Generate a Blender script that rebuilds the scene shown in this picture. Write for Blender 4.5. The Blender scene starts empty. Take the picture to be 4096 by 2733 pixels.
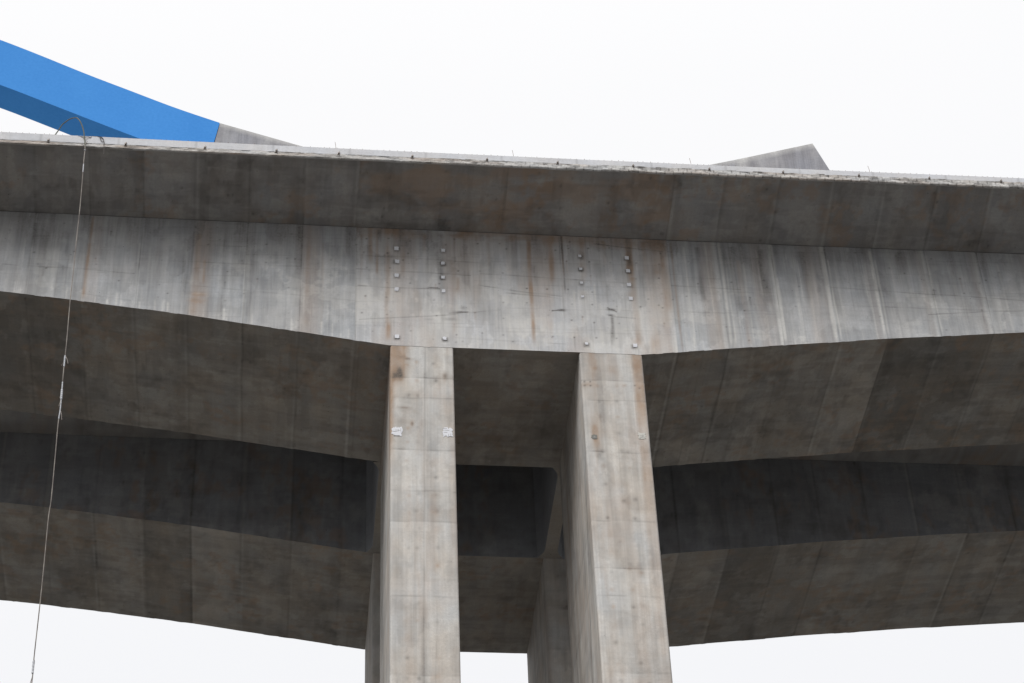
import bpy, math, random
import numpy as np
from mathutils import Matrix, Vector

# ------------------------------------------------------------------ camera
CW, CH = 4096.0, 2733.0                       # size of the photograph (camera calibration units)
FOC, YAW, PITCH, ROLL = 9347.70762, 0.12432, 0.72754, -0.04536
def cam_axes():
    f = np.array([math.sin(YAW)*math.cos(PITCH), math.cos(YAW)*math.cos(PITCH), math.sin(PITCH)])
    r = np.array([math.cos(YAW), -math.sin(YAW), 0.0]); u = np.cross(r, f)
    c, s = math.cos(ROLL), math.sin(ROLL)
    return c*r+s*u, -s*r+c*u, f
AR, AU, AF = cam_axes()
scene = bpy.context.scene
cd = bpy.data.cameras.new('camera'); cam = bpy.data.objects.new('camera', cd)
scene.collection.objects.link(cam)
cd.sensor_fit = 'HORIZONTAL'; cd.sensor_width = 36.0; cd.lens = FOC/CW*36.0
cd.clip_start = 0.1; cd.clip_end = 6000
cam.matrix_world = Matrix(((AR[0], AU[0], -AF[0], 0), (AR[1], AU[1], -AF[1], 0), (AR[2], AU[2], -AF[2], 0), (0, 0, 0, 1)))
scene.camera = cam

# ------------------------------------------------------------------ light
SUN_EL, SUN_AZ = 50.0, 212.0                  # degrees; azimuth from +Y clockwise: behind the camera
w = bpy.data.worlds.new('World'); scene.world = w; w.use_nodes = True
nt = w.node_tree; nt.nodes.clear()
def N(nt, t, **k):
    n = nt.nodes.new(t)
    for a, b in k.items(): setattr(n, a, b)
    return n
out = N(nt, 'ShaderNodeOutputWorld'); bg = N(nt, 'ShaderNodeBackground'); bg.inputs['Strength'].default_value = 0.1
sky = N(nt, 'ShaderNodeTexSky', sky_type='NISHITA', sun_disc=False)
sky.sun_elevation = math.radians(SUN_EL); sky.sun_rotation = math.radians(SUN_AZ)
sky.air_density = 1.0; sky.dust_density = 6.0
hs = N(nt, 'ShaderNodeHueSaturation'); hs.inputs['Saturation'].default_value = 0.25
nt.links.new(sky.outputs[0], hs.inputs['Color'])
tc = N(nt, 'ShaderNodeTexCoord'); sp = N(nt, 'ShaderNodeSeparateXYZ'); nt.links.new(tc.outputs['Generated'], sp.inputs[0])
# overcast dome: brighter overhead than at the horizon
ramp = N(nt, 'ShaderNodeValToRGB'); ramp.color_ramp.elements[0].position = 0.0; ramp.color_ramp.elements[1].position = 1.0
ramp.color_ramp.elements[0].color = (0.34, 0.345, 0.36, 1); ramp.color_ramp.elements[1].color = (1.0, 0.995, 0.99, 1)
e = ramp.color_ramp.elements.new(0.30); e.color = (0.56, 0.565, 0.58, 1)
e = ramp.color_ramp.elements.new(0.50); e.color = (0.775, 0.782, 0.805, 1)
e = ramp.color_ramp.elements.new(0.74); e.color = (0.835, 0.835, 0.845, 1)
nt.links.new(sp.outputs['Z'], ramp.inputs[0])
cn = N(nt, 'ShaderNodeTexNoise'); cn.inputs['Scale'].default_value = 2.2; cn.inputs['Detail'].default_value = 4
nt.links.new(tc.outputs['Generated'], cn.inputs['Vector'])
mr = N(nt, 'ShaderNodeMapRange'); mr.inputs['To Min'].default_value = 0.985; mr.inputs['To Max'].default_value = 1.015
nt.links.new(cn.outputs[0], mr.inputs[0])
vm = N(nt, 'ShaderNodeVectorMath', operation='SCALE'); nt.links.new(ramp.outputs[0], vm.inputs[0]); nt.links.new(mr.outputs[0], vm.inputs['Scale'])
vm2 = N(nt, 'ShaderNodeVectorMath', operation='SCALE'); vm2.inputs['Scale'].default_value = 12.3
nt.links.new(vm.outputs[0], vm2.inputs[0])
mx = N(nt, 'ShaderNodeMix', data_type='RGBA'); mx.inputs['Factor'].default_value = 0.93
nt.links.new(hs.outputs[0], mx.inputs[6]); nt.links.new(vm2.outputs[0], mx.inputs[7])
nt.links.new(mx.outputs[2], bg.inputs['Color']); nt.links.new(bg.outputs[0], out.inputs[0])

sl = bpy.data.lights.new('sun', 'SUN'); sl.energy = 2.6; sl.angle = math.radians(30); sl.color = (1.0, 0.988, 0.97)
so = bpy.data.objects.new('sun', sl); scene.collection.objects.link(so)
sd = Vector((math.sin(math.radians(SUN_AZ))*math.cos(math.radians(SUN_EL)), math.cos(math.radians(SUN_AZ))*math.cos(math.radians(SUN_EL)), math.sin(math.radians(SUN_EL))))
so.rotation_euler = sd.to_track_quat('Z', 'Y').to_euler(); so.location = (0, 0, 150)
scene.view_settings.view_transform = 'Standard'; scene.view_settings.look = 'None'
scene.view_settings.exposure = 0.0; scene.view_settings.gamma = 1.0; scene.view_settings.use_curve_mapping = False
try: scene.cycles.max_bounces = 8; scene.cycles.diffuse_bounces = 6
except Exception: pass

# ------------------------------------------------------------------ main dimensions (metres; X along the bridge, Y across, Z up)
Y1, Y2, Y3, Y4 = 78.0, 86.3215, 93.5355, 101.973   # near box front/back web, far box front/back web
ZS, ZJ = 69.5, 76.90                               # soffit at the pier, root of the cantilever slab
YE, ZE = 74.47, 77.72                              # outer bottom edge of the cantilever slab
ZF0, ZF1 = 77.97, 78.40                            # precast fascia
LEGX = [(4.27, 7.085), (12.775, 15.625)]
GROUND = -1.6
HX = [-75, -45, -30, -20, -13.2, -10.26, -7.34, -4.81, -2.28, 0.45, 2.69, 4.21, 15.66, 18.18, 21.23, 24.32, 27.22, 30.57, 33.73, 40, 50, 65, 95]
HZ = [74.2, 73.9, 73.2, 72.5, 71.88, 71.55, 71.2, 70.87, 70.48, 70.08, 69.73, 69.5, 69.5, 69.86, 70.28, 70.67, 71.06, 71.42, 71.77, 72.35, 73.1, 73.8, 74.2]
def zsof(x): return np.interp(x, HX, HZ)
def sag(x): return -0.09*np.clip(1-((np.asarray(x, float)-12)/25.0)**2, -0.6, 1)
JOINTS = np.array([-17.0, -14.5, -12.08, -9.6, -7.16, -4.79, -2.34, 0.18, 2.70, 17.31, 19.69, 22.28, 24.89, 27.2, 29.74, 32.3, 34.9, 37.5])
def P(px, py, Y):
    """point on the plane Y seen at display position (px,py) of the 2350-wide survey picture"""
    k = CW/2350.0
    v = AF + AR*(px*k-CW/2)/FOC - AU*(py*k-CH/2)/FOC
    return v*(Y/v[1])
def WX(px, py, Y=Y1): q = P(px, py, Y); return q[0], q[2]

# ------------------------------------------------------------------ numpy noise
def _h(ix, iy, seed):
    n = (ix.astype(np.int64)*374761393 + iy.astype(np.int64)*668265263 + seed*974634777) & 0xffffffff
    n = ((n ^ (n >> 13))*1274126177) & 0xffffffff
    n = (n ^ (n >> 16)) & 0xffff
    return n/65535.0
def vn(x, y, seed=0):
    x = np.asarray(x, float); y = np.asarray(y, float)
    ix = np.floor(x); iy = np.floor(y); fx = x-ix; fy = y-iy
    fx = fx*fx*(3-2*fx); fy = fy*fy*(3-2*fy)
    a = _h(ix, iy, seed); b = _h(ix+1, iy, seed); c = _h(ix, iy+1, seed); d = _h(ix+1, iy+1, seed)
    return (a+(b-a)*fx)*(1-fy) + (c+(d-c)*fx)*fy
def fbm(x, y, seed=0, o=4):
    s = 0; a = 0.5; t = 0
    for i in range(o):
        s = s + a*vn(x*2**i, y*2**i, seed+i*17); t += a; a *= 0.55
    return s/t
def sst(a, b, x):
    t = np.clip((x-a)/(b-a), 0, 1); return t*t*(3-2*t)

# ------------------------------------------------------------------ mesh building
COL = scene.collection
class Surf:
    """collects grids of points into one mesh with stain attributes (R rust, G dark, B light, A tone)"""
    def __init__(s): s.v = []; s.q = []; s.uv = []; s.st = []; s.n = 0
    def grid(s, X, Y, Z, U, V, st=None, flip=False, wrap=False):
        X, Y, Z, U, V = np.broadcast_arrays(X, Y, Z, U, V)
        a, b = X.shape
        idx = (np.arange(a*b).reshape(a, b) + s.n)
        if wrap: idx = np.concatenate([idx, idx[:1]], 0)
        q = np.stack([idx[:-1, :-1], idx[1:, :-1], idx[1:, 1:], idx[:-1, 1:]], -1).reshape(-1, 4)
        if flip: q = q[:, ::-1]
        s.v.append(np.stack([X, Y, Z], -1).reshape(-1, 3)); s.q.append(q)
        s.uv.append(np.stack([U, V, U*0], -1).reshape(-1, 3))
        if st is None: st = np.zeros((a, b, 4)); st[..., 3] = 1.0
        s.st.append(st.reshape(-1, 4)); s.n += a*b
    def poly(s, pts, uvs=None):
        m = len(pts); assert m == 4
        s.v.append(np.array(pts, float)); s.q.append(np.array([[s.n, s.n+1, s.n+2, s.n+3]]))
        s.uv.append(np.array([[p[0]+p[1], p[2], 0] for p in pts], float) if uvs is None else np.array(uvs, float))
        st = np.zeros((4, 4)); st[:, 3] = 1; s.st.append(st); s.n += 4
    def build(s, name, m, parent=None, smooth=False):
        v = np.concatenate(s.v).astype(np.float32); q = np.concatenate(s.q).astype(np.int32)
        me = bpy.data.meshes.new(name)
        me.vertices.add(len(v)); me.vertices.foreach_set('co', v.ravel())
        me.loops.add(len(q)*4); me.loops.foreach_set('vertex_index', q.ravel())
        me.polygons.add(len(q)); me.polygons.foreach_set('loop_start', np.arange(0, len(q)*4, 4, dtype=np.int32))
        try: me.polygons.foreach_set('loop_total', np.full(len(q), 4, dtype=np.int32))
        except Exception: pass
        a = me.attributes.new('suv', 'FLOAT_VECTOR', 'POINT'); a.data.foreach_set('vector', np.concatenate(s.uv).astype(np.float32).ravel())
        a = me.attributes.new('stain_shade', 'FLOAT_COLOR', 'POINT'); a.data.foreach_set('color', np.concatenate(s.st).astype(np.float32).ravel())
        me.update(calc_edges=True)
        if smooth: me.polygons.foreach_set('use_smooth', np.ones(len(q), dtype=bool))
        me.materials.append(m)
        o = bpy.data.objects.new(name, me); COL.objects.link(o)
        if parent is not None: attach(o, parent)
        return o
def origin_of(o):
    p = Vector((0, 0, 0))
    while o is not None: p += o.location; o = o.parent
    return p
def attach(o, parent):
    """parent while keeping world coordinates (no rotations are used on parents)"""
    o.parent = parent; o.location = Vector(o.location) - origin_of(parent)
def mesh(name, verts, faces, m, parent=None, loc=None):
    me = bpy.data.meshes.new(name); me.from_pydata([tuple(v) for v in verts], [], faces); me.update()
    me.materials.append(m); o = bpy.data.objects.new(name, me); COL.objects.link(o)
    if loc is not None: o.location = loc
    if parent is not None: attach(o, parent)
    return o
def tube(pts, r, n=8, cap=True):
    pts = [Vector(p) for p in pts]; V = []; F = []
    rr = r if hasattr(r, '__len__') else [r]*len(pts)
    up = Vector((0.12, 0.31, 0.9)).normalized()
    for i, p in enumerate(pts):
        t = (pts[min(i+1, len(pts)-1)]-pts[max(i-1, 0)]).normalized()
        a = t.cross(up)
        if a.length < 1e-3: a = t.cross(Vector((1, 0, 0)))
        a.normalize(); b = t.cross(a)
        for k in range(n):
            g = 2*math.pi*k/n; V.append(p + rr[i]*(math.cos(g)*a + math.sin(g)*b))
    for i in range(len(pts)-1):
        for k in range(n): F.append((i*n+k, i*n+(k+1) % n, (i+1)*n+(k+1) % n, (i+1)*n+k))
    if cap: F.append(tuple(range(n))[::-1]); F.append(tuple((len(pts)-1)*n+k for k in range(n)))
    return V, F
def join(parts):
    V = []; F = []
    for v, f in parts:
        o = len(V); V += list(v); F += [tuple(i+o for i in g) for g in f]
    return V, F
def boxvf(x0, x1, y0, y1, z0, z1):
    V = [(x0, y0, z0), (x1, y0, z0), (x1, y1, z0), (x0, y1, z0), (x0, y0, z1), (x1, y0, z1), (x1, y1, z1), (x0, y1, z1)]
    F = [(0, 3, 2, 1), (4, 5, 6, 7), (0, 1, 5, 4), (1, 2, 6, 5), (2, 3, 7, 6), (3, 0, 4, 7)]
    return V, F
def empty(name, loc, label=None, cat=None):
    o = bpy.data.objects.new(name, None); COL.objects.link(o); o.location = loc
    o.empty_display_size = 0.5
    if label: o['label'] = label
    if cat: o['category'] = cat
    return o

# ------------------------------------------------------------------ materials
def concrete(name, base=(0.46, 0.45, 0.43), streak=1.0, blotch=1.0, warm=0.5, rough=0.9, pit=1.0, bump=0.35):
    m = bpy.data.materials.new(name); m.use_nodes = True; t = m.node_tree; t.nodes.clear()
    L = t.links.new
    o = N(t, 'ShaderNodeOutputMaterial'); b = N(t, 'ShaderNodeBsdfPrincipled'); L(b.outputs[0], o.inputs[0])
    b.inputs['Roughness'].default_value = rough; b.inputs['Specular IOR Level'].default_value = 0.2
    uv = N(t, 'ShaderNodeAttribute', attribute_name='suv'); st = N(t, 'ShaderNodeAttribute', attribute_name='stain_shade')
    def noise(sc, scale=1.0, det=3.0, rgh=0.55):
        mp = N(t, 'ShaderNodeMapping'); mp.inputs['Scale'].default_value = sc; L(uv.outputs['Vector'], mp.inputs[0])
        n = N(t, 'ShaderNodeTexNoise'); n.inputs['Scale'].default_value = scale; n.inputs['Detail'].default_value = det; n.inputs['Roughness'].default_value = rgh
        L(mp.outputs[0], n.inputs['Vector']); return n
    def mrng(s, a, b_, c, d):
        r = N(t, 'ShaderNodeMapRange'); r.inputs[1].default_value = a; r.inputs[2].default_value = b_; r.inputs[3].default_value = c; r.inputs[4].default_value = d
        L(s, r.inputs[0]); return r.outputs[0]
    def mul(a, b_):
        n = N(t, 'ShaderNodeMath', operation='MULTIPLY'); L(a, n.inputs[0])
        if isinstance(b_, (int, float)): n.inputs[1].default_value = b_
        else: L(b_, n.inputs[1])
        return n.outputs[0]
    n1 = noise((0.35, 0.45, 1), 1, 5, 0.6); n2 = noise((3.2, 0.13, 1), 1, 4, 0.6); n3 = noise((14, 0.5, 1), 1, 3)
    n4 = noise((0.3, 5.0, 1), 1, 3); n5 = noise((9, 9, 1), 1, 4, 0.7); n6 = noise((1.4, 1.1, 1), 1, 5, 0.65)
    f = mrng(n1.outputs[0], 0.3, 0.7, 1-0.13*blotch, 1+0.11*blotch)
    f = mul(f, mrng(n2.outputs[0], 0.3, 0.7, 1-0.13*streak, 1+0.10*streak))
    f = mul(f, mrng(n3.outputs[0], 0.3, 0.7, 1-0.06*streak, 1+0.06*streak))
    f = mul(f, mrng(n4.outputs[0], 0.3, 0.7, 0.97, 1.03))
    f = mul(f, mrng(n5.outputs[0], 0.25, 0.75, 0.90, 1.09))
    f = mul(f, mrng(n6.outputs[0], 0.3, 0.7, 1-0.09*blotch, 1+0.08*blotch))
    # bug holes
    vo = N(t, 'ShaderNodeTexVoronoi'); vo.inputs['Scale'].default_value = 1.7; L(uv.outputs['Vector'], vo.inputs['Vector'])
    f = mul(f, mrng(vo.outputs['Distance'], 0.02, 0.06, 1-0.5*pit, 1.0))
    f = mul(f, st.outputs['Alpha'])
    # tint: warm / cool clouds
    ti = N(t, 'ShaderNodeMix', data_type='RGBA'); nb = noise((0.55, 0.35, 1), 1, 4, 0.6)
    L(mrng(nb.outputs[0], 0.35, 0.65, 0, 1), ti.inputs['Factor'])
    ti.inputs[6].default_value = (base[0]*0.98, base[1]*1.0, base[2]*1.02, 1)
    ti.inputs[7].default_value = (base[0]*(1+0.05*warm), base[1]*(1-0.01*warm), base[2]*(1-0.08*warm), 1)
    sc = N(t, 'ShaderNodeVectorMath', operation='SCALE'); L(ti.outputs[2], sc.inputs[0]); L(f, sc.inputs['Scale'])
    cur = sc.outputs[0]
    sep = N(t, 'ShaderNodeSeparateColor'); L(st.outputs['Color'], sep.inputs[0])
    for ch, colr, nn in ((2, (0.70, 0.69, 0.66, 1), n5), (0, (0.39, 0.272, 0.19, 1), n6), (1, (0.10, 0.092, 0.085, 1), n5)):
        k = mul(sep.outputs[ch], mrng(nn.outputs[0], 0.3, 0.65, 0.7, 1.15))
        c = N(t, 'ShaderNodeClamp'); L(k, c.inputs[0])
        q = N(t, 'ShaderNodeMix', data_type='RGBA'); L(c.outputs[0], q.inputs['Factor']); L(cur, q.inputs[6]); q.inputs[7].default_value = colr
        cur = q.outputs[2]
    L(cur, b.inputs['Base Color'])
    bm = N(t, 'ShaderNodeBump'); bm.inputs['Strength'].default_value = bump; bm.inputs['Distance'].default_value = 0.03
    L(n5.outputs[0], bm.inputs['Height']); L(bm.outputs[0], b.inputs['Normal'])
    return m
def simple(name, col, rough=0.7, metal=0.0, var=0.15, scale=6.0, col2=None):
    m = bpy.data.materials.new(name); m.use_nodes = True; t = m.node_tree; b = t.nodes['Principled BSDF']
    b.inputs['Roughness'].default_value = rough; b.inputs['Metallic'].default_value = metal
    tc = N(t, 'ShaderNodeTexCoord'); n = N(t, 'ShaderNodeTexNoise'); n.inputs['Scale'].default_value = scale; n.inputs['Detail'].default_value = 5
    t.links.new(tc.outputs['Object'], n.inputs['Vector'])
    r = N(t, 'ShaderNodeValToRGB'); r.color_ramp.elements[0].position = 0.35; r.color_ramp.elements[1].position = 0.65
    c2 = col2 or tuple(c*(1+var) for c in col); c1 = col if col2 else tuple(c*(1-var) for c in col)
    r.color_ramp.elements[0].color = (*c1, 1); r.color_ramp.elements[1].color = (*c2, 1)
    t.links.new(n.outputs[0], r.inputs[0]); t.links.new(r.outputs[0], b.inputs['Base Color'])
    return m
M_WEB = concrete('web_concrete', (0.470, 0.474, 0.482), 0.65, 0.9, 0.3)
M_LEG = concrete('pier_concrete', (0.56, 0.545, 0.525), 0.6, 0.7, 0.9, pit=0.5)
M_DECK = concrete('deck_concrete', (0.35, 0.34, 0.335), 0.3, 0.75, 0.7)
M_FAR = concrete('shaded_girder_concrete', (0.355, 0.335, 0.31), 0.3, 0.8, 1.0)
M_FWEB = concrete('shade_tinted_web_concrete', (0.335, 0.345, 0.37), 0.4, 0.7, 0.2)  # far web and cross beam sides: dim, cool recess shade put into the colour
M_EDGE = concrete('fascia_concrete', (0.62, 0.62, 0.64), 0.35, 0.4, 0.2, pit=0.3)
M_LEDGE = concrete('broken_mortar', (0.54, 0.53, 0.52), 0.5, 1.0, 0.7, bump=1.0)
M_SADDLE = concrete('saddle_concrete', (0.29, 0.287, 0.31), 1.5, 0.8, 0.2, pit=0.2)
M_PATCH = concrete('patch_mortar', (0.74, 0.74, 0.77), 0.3, 0.6, 0.1, pit=0.6)
M_RUSTY = simple('rusted_steel', (0.20, 0.12, 0.08), 0.8, 0.2, 0.3, 3)
M_STEEL = simple('grey_steel', (0.24, 0.21, 0.19), 0.6, 0.4, 0.3, 5)

# ------------------------------------------------------------------ stain painting
def vstreak(st, U, V, x0, w, vt, vb, amp, ch, seed=0, fade=0.5, wob=0.0, hard=2.0):
    """streak running down from height vt to vb at x0"""
    xs = x0 + (wob*(vn(V*0.6, V*0+x0, seed)-0.5) if wob else 0)
    g = np.exp(-np.abs((U-xs)/w)**hard)
    k = sst(vb, vb+fade, V)*(1-sst(vt, vt+0.15, V))
    n = 0.45+0.9*vn(V*0.9+x0*3, U*4, seed+5)
    st[..., ch] += amp*g*k*n
def blot(st, U, V, x0, z0, wx, wz, amp, ch, seed=0, p=2.0):
    r = np.abs((U-x0)/wx)**p+np.abs((V-z0)/wz)**p
    st[..., ch] += amp*np.exp(-r)*(0.4+1.0*fbm(U*5+seed*3.1, V*5, seed, 3))
def line(st, U, V, pts, w, amp, ch, seed=0):
    for (xa, za), (xb, zb) in zip(pts[:-1], pts[1:]):
        if xb == xa: xb += 1e-4
        m = (U >= xa) & (U <= xb)
        zc = za+(zb-za)*(U-xa)/(xb-xa)+0.03*(vn(U*1.5, U*0, seed)-0.5)
        st[..., ch] += np.where(m, amp*np.exp(-((V-zc)/w)**2)*(0.1+1.1*vn(U*1.7, U*0+3, seed)), 0)
def new_st(U, tone=1.0):
    st = np.zeros(U.shape+(4,)); st[..., 3] = tone; return st
def zf0(x): return np.interp(x, [-14, 0, 10, 34], [77.90, 77.97, 78.03, 78.07])
def seg_index(x): return np.searchsorted(JOINTS, x)
SEG_OFF = np.array([.2, -.6, .5, -.3, .7, -.2, .4, -.5, .3, 0, .5, -.5, .7, -.4, .6, -.6, .2, -.5, .3])
def segoff(x, amp=0.012): return SEG_OFF[seg_index(x)]*amp
WEB_TONE = np.array([.97, .95, .96, .93, .97, .97, 1.0, .98, .92, 1.24, 1.0, .95, .98, .95, .99, .95, .98, .96, .97])
def paint_web(U, V):
    R = np.random.RandomState(5)
    st = new_st(U, 1.0); st[..., 3] = WEB_TONE[seg_index(U)]
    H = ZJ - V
    # cool dirty film below the slab, ragged, plus painted slab shade, and pour-lift bands
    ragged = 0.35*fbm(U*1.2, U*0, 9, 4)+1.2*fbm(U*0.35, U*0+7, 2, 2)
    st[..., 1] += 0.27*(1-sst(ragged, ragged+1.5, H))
    # streaks with many widths: curtain of dirt running down the whole face
    for k, (fr, a) in enumerate(((1.1, .16), (2.7, .12), (6.5, .07))):
        c = fbm(U*fr+k*31, V*0.10*fr, 40+k, 3)
        st[..., 1] += a*sst(0.52, 0.78, c)*(1-sst(1.5+4*vn(U*fr, U*0, k), 3+4.5*vn(U*fr, U*0, k), H))
        c = fbm(U*fr*1.3+k*77, V*0.12*fr, 60+k, 3)
        st[..., 2] += 0.8*a*sst(0.55, 0.8, c)
    # rectangular shutter panels, faint
    cen0 = (U > 2.70) & (U < 17.31)
    for k, (pw, ph, a) in enumerate(((1.23, 1.45, .085), (2.46, 2.2, .06), (.41, 2.9, .06), (.62, 1.1, .045))):
        uu = U/pw+.04*fbm(U*0, V*2.2, 8+k)+.11*k; vv = (V+.05*(fbm(U*1.6, V*0, 18+k)-.5)-.025*(U % 9))/ph+0.37*seg_index(U)+.5*k
        st[..., 3] *= 1-a/2+a*_h(np.floor(uu), np.floor(vv), 3+k)
        st[..., 1] += (.13 if k < 2 else .05)*np.exp(-(np.minimum(vv % 1, 1-vv % 1)*ph/.03)**2)*sst(.35, .75, vn(U*1.1, V*0+np.floor(vv), 5+k))
        st[..., 1] += (.09 if k != 1 else .0)*np.exp(-(np.minimum(uu % 1, 1-uu % 1)*pw/.03)**2)*sst(.3, .8, vn(V*.9, np.floor(uu), 6+k))
    for j0, wd, am in ((-4.35, .45, .34), (.55, .5, .30), (16.6, .55, .30), (-9.2, .3, .2), (19.1, .35, .25), (21.5, .3, .22), (24.0, .35, .22)):   # beige wash bands beside some joints
        st[..., 0] += am*np.exp(-np.abs((U-j0+.12*(fbm(V*.8, U*0+j0, 77)-.5))/wd)**4)*(.55+.6*fbm(U*6, V*.35, 78, 3))
    st[..., 0] += np.where(cen0, .07, 0)
    runs = fbm(U*5.5+3, V*.16, 140, 3); st[..., 2] += np.where((U > 17.3) & (U < 28), .30, .16)*sst(.58, .66, runs)*sst(.3, 1.6, H)*(.5+.5*sst(.4, .6, fbm(U*.6, V*.25, 141, 2)))
    # lime film with hard ragged borders, scoured patches
    lime = fbm(U*.8, V*1.1, 120, 5); st[..., 2] += .30*sst(.56, .60, lime)*sst(.9, 3.0, H)*sst(.35, .6, fbm(U*.3, V*.3, 121, 2))
    film = fbm(U*1.1+40, V*.55, 125, 5); st[..., 1] += .15*sst(.54, .58, film)*(.6+.4*sst(.45, .6, fbm(U*6, V*.6, 126, 3)))
    comb = fbm(U*9, V*.28, 130, 3); st[..., 2] += .16*sst(.54, .62, comb)*sst(.5, .62, fbm(U*.5, V*.7, 131, 3))
    st[..., 1] += .08*sst(.56, .62, fbm(U*7+9, V*.22, 133, 3))*sst(.45, .6, fbm(U*.4, V*.5, 134, 3))
    cen = (U > 2.70) & (U < 17.31)
    st[..., 0] += np.where(cen, 0.55*(1-sst(0.3, 1.0, H+0.5*(fbm(U*2, U*0, 4)-.5)))*sst(.3, .6, fbm(U*.9, V, 12)), 0)
    st[..., 0] += np.where(cen, 0.24*sst(0.48, 0.66, fbm(U*1.0, V*0.16, 14)), 0.05*sst(0.55, 0.8, fbm(U*1.6, V*0.16, 15)))
    st[..., 2] += np.where(cen, 0.50*sst(0.35, 0.6, fbm(U*.5, V*.5, 16))*sst(1.0, 6.0, H), 0)  # pale centre, brightening downward: light below the slab's shade put into the colour
    # joints between segments: dark line + lighter lip, darker band on one side
    for i, j in enumerate(JOINTS):
        st[..., 1] += 0.33*np.exp(-((U-j)/0.03)**2)*(0.2+vn(V*1.3, V*0+i, 8))
        if j > 17:
            st[..., 2] += 0.34*np.exp(-((U-j+.14)/0.09)**2)*(0.35+vn(V*.8, V*0+i, 18))
            st[..., 0] += 0.14*np.exp(-((U-j+.34)/0.16)**2)
            st[..., 1] += 0.13*np.exp(-((U-j-.18)/0.16)**2)
        else:
            st[..., 1] += 0.15*np.exp(-((U-j+(.22 if i % 2 else -.2))/0.2)**2)*(0.4+.9*vn(V*.7, V*0+i, 28))
            st[..., 2] += 0.20*np.exp(-((U-j-.04)/0.035)**2)*sst(.4, .8, vn(V*1.6, V*0+i, 38))
    # individual streaks surveyed on the photograph (display px x, top y, bottom y, width m, strength, channel)
    S = [(212, 500, 690, .07, .55, 0), (206, 560, 700, .10, .30, 0), (455, 540, 735, .16, .28, 0), (470, 600, 660, .06, .35, 0),
         (710, 515, 760, .10, .22, 0), (742, 560, 760, .06, .20, 0), (850, 527, 610, .11, .62, 0), (866, 530, 640, .07, .48, 0),
         (830, 540, 640, .06, .30, 0), (890, 525, 790, .13, .45, 0), (925, 560, 640, .12, .28, 0), (975, 540, 590, .09, .35, 0),
         (1040, 600, 790, .15, .18, 0), (1050, 640, 680, .08, .3, 0), (1120, 560, 620, .09, .25, 0), (1212, 545, 800, .10, .60, 0), (1264, 545, 660, .17, .48, 0), (1288, 545, 640, .05, .4, 0),
         (1335, 550, 650, .15, .42, 0), (1385, 555, 620, .09, .25, 0), (1441, 548, 650, .17, .70, 0), (1452, 640, 805, .15, .40, 0), (1475, 560, 640, .1, .3, 0),
         (1500, 555, 640, .16, .35, 0), (1520, 560, 720, .2, .35, 0), (1540, 560, 812, .05, .50, 0), (1695, 600, 800, .12, .30, 0),
         (1010, 540, 700, .14, .22, 1), (1288, 545, 680, .045, .55, 1), (1375, 600, 700, .3, .20, 1), (1405, 730, 790, .07, .50, 1),
         (1441, 550, 620, .13, .35, 1), (870, 530, 560, .1, .25, 1), (690, 520, 640, .16, .3, 1), (800, 515, 600, .15, .28, 1), (640, 515, 620, .3, .15, 1),
         (1600, 570, 700, .12, .3, 1), (1680, 570, 720, .2, .28, 1), (1745, 575, 720, .2, .25, 1), (1840, 580, 700, .2, .2, 1),
         (1570, 570, 800, .05, .45, 2), (1618, 560, 800, .04, .55, 2), (1650, 560, 800, .07, .75, 2), (1664, 600, 800, .05, .5, 2), (1700, 570, 800, .04, .45, 2),
         (1735, 575, 690, .04, .5, 2), (1768, 565, 790, .10, .80, 2), (1784, 640, 790, .04, .5, 2), (1830, 600, 700, .03, .35, 2), (1884, 565, 785, .08, .75, 2), (1900, 600, 785, .04, .5, 2),
         (1995, 580, 775, .06, .55, 2), (2008, 600, 775, .05, .5, 2), (2125, 590, 770, .06, .45, 2), (2290, 610, 765, .06, .25, 2),
         (1345, 670, 745, .35, .35, 2), (1318, 670, 740, .05, .5, 2), (1365, 655, 760, .03, .5, 2), (1375, 700, 800, .06, .4, 2), (1047, 640, 800, .03, .35, 2), (1135, 640, 760, .05, .25, 2),
         (320, 560, 715, .03, .4, 2), (567, 560, 742, .03, .35, 2)]
    for i, (px, yt, yb, wd, am, ch) in enumerate(S):
        xa, zt = WX(px, yt); xb, zb = WX(px+(yb-yt)*0.05*(px-860)/1000, yb)
        vstreak(st, U, V, xa, wd, zt, zb, am*(.95 if ch == 0 else 1.25 if ch == 2 else .9), ch, seed=i, fade=0.6, wob=0.06, hard=3.0)
    # short white runs along the lower edge
    for i in range(60):
        x = R.uniform(-14, 3) if i < 40 else R.uniform(-14, 36)
        zb = zsof(x); st_len = R.uniform(.15, .75)
        vstreak(st, U, V, x, R.uniform(.02, .06), zb+st_len, zb, R.uniform(.2, .8), 2, seed=i+100, fade=0.05, wob=.04)
    # construction lines and cracks
    Ln = [([(0, 605), (60, 610), (170, 616), (310, 628)], .3), ([(817, 585), (900, 590), (1100, 603)], .35), ([(817, 617), (960, 625), (1080, 632)], .4), ([(820, 655), (910, 661), (1010, 663)], .6),
          ([(980, 660), (1005, 661)], 1.0), ([(823, 733), (1029, 723), (1148, 711)], .4), ([(1030, 719), (1075, 716)], 1.2), ([(1100, 655), (1210, 672), (1290, 680)], .45),
          ([(1100, 628), (1290, 640), (1440, 650)], .4), ([(1160, 672), (1280, 684)], .4), ([(1265, 713), (1295, 711)], 1.4), ([(1393, 706), (1415, 716)], 1.6), ([(1396, 724), (1412, 727), (1460, 731)], .9),
          ([(1045, 775), (1300, 790)], .3), ([(1540, 655), (1700, 665)], .3), ([(1905, 660), (2130, 675), (2350, 690)], .35), ([(1905, 700), (2350, 716)], .3), ([(2130, 722), (2350, 712)], .5),
          ([(1360, 560), (1520, 578)], .45), ([(1540, 715), (1780, 722)], .25), ([(180, 672), (300, 690)], .4), ([(437, 600), (690, 612)], .25), ([(437, 655), (815, 690)], .22)]
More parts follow.
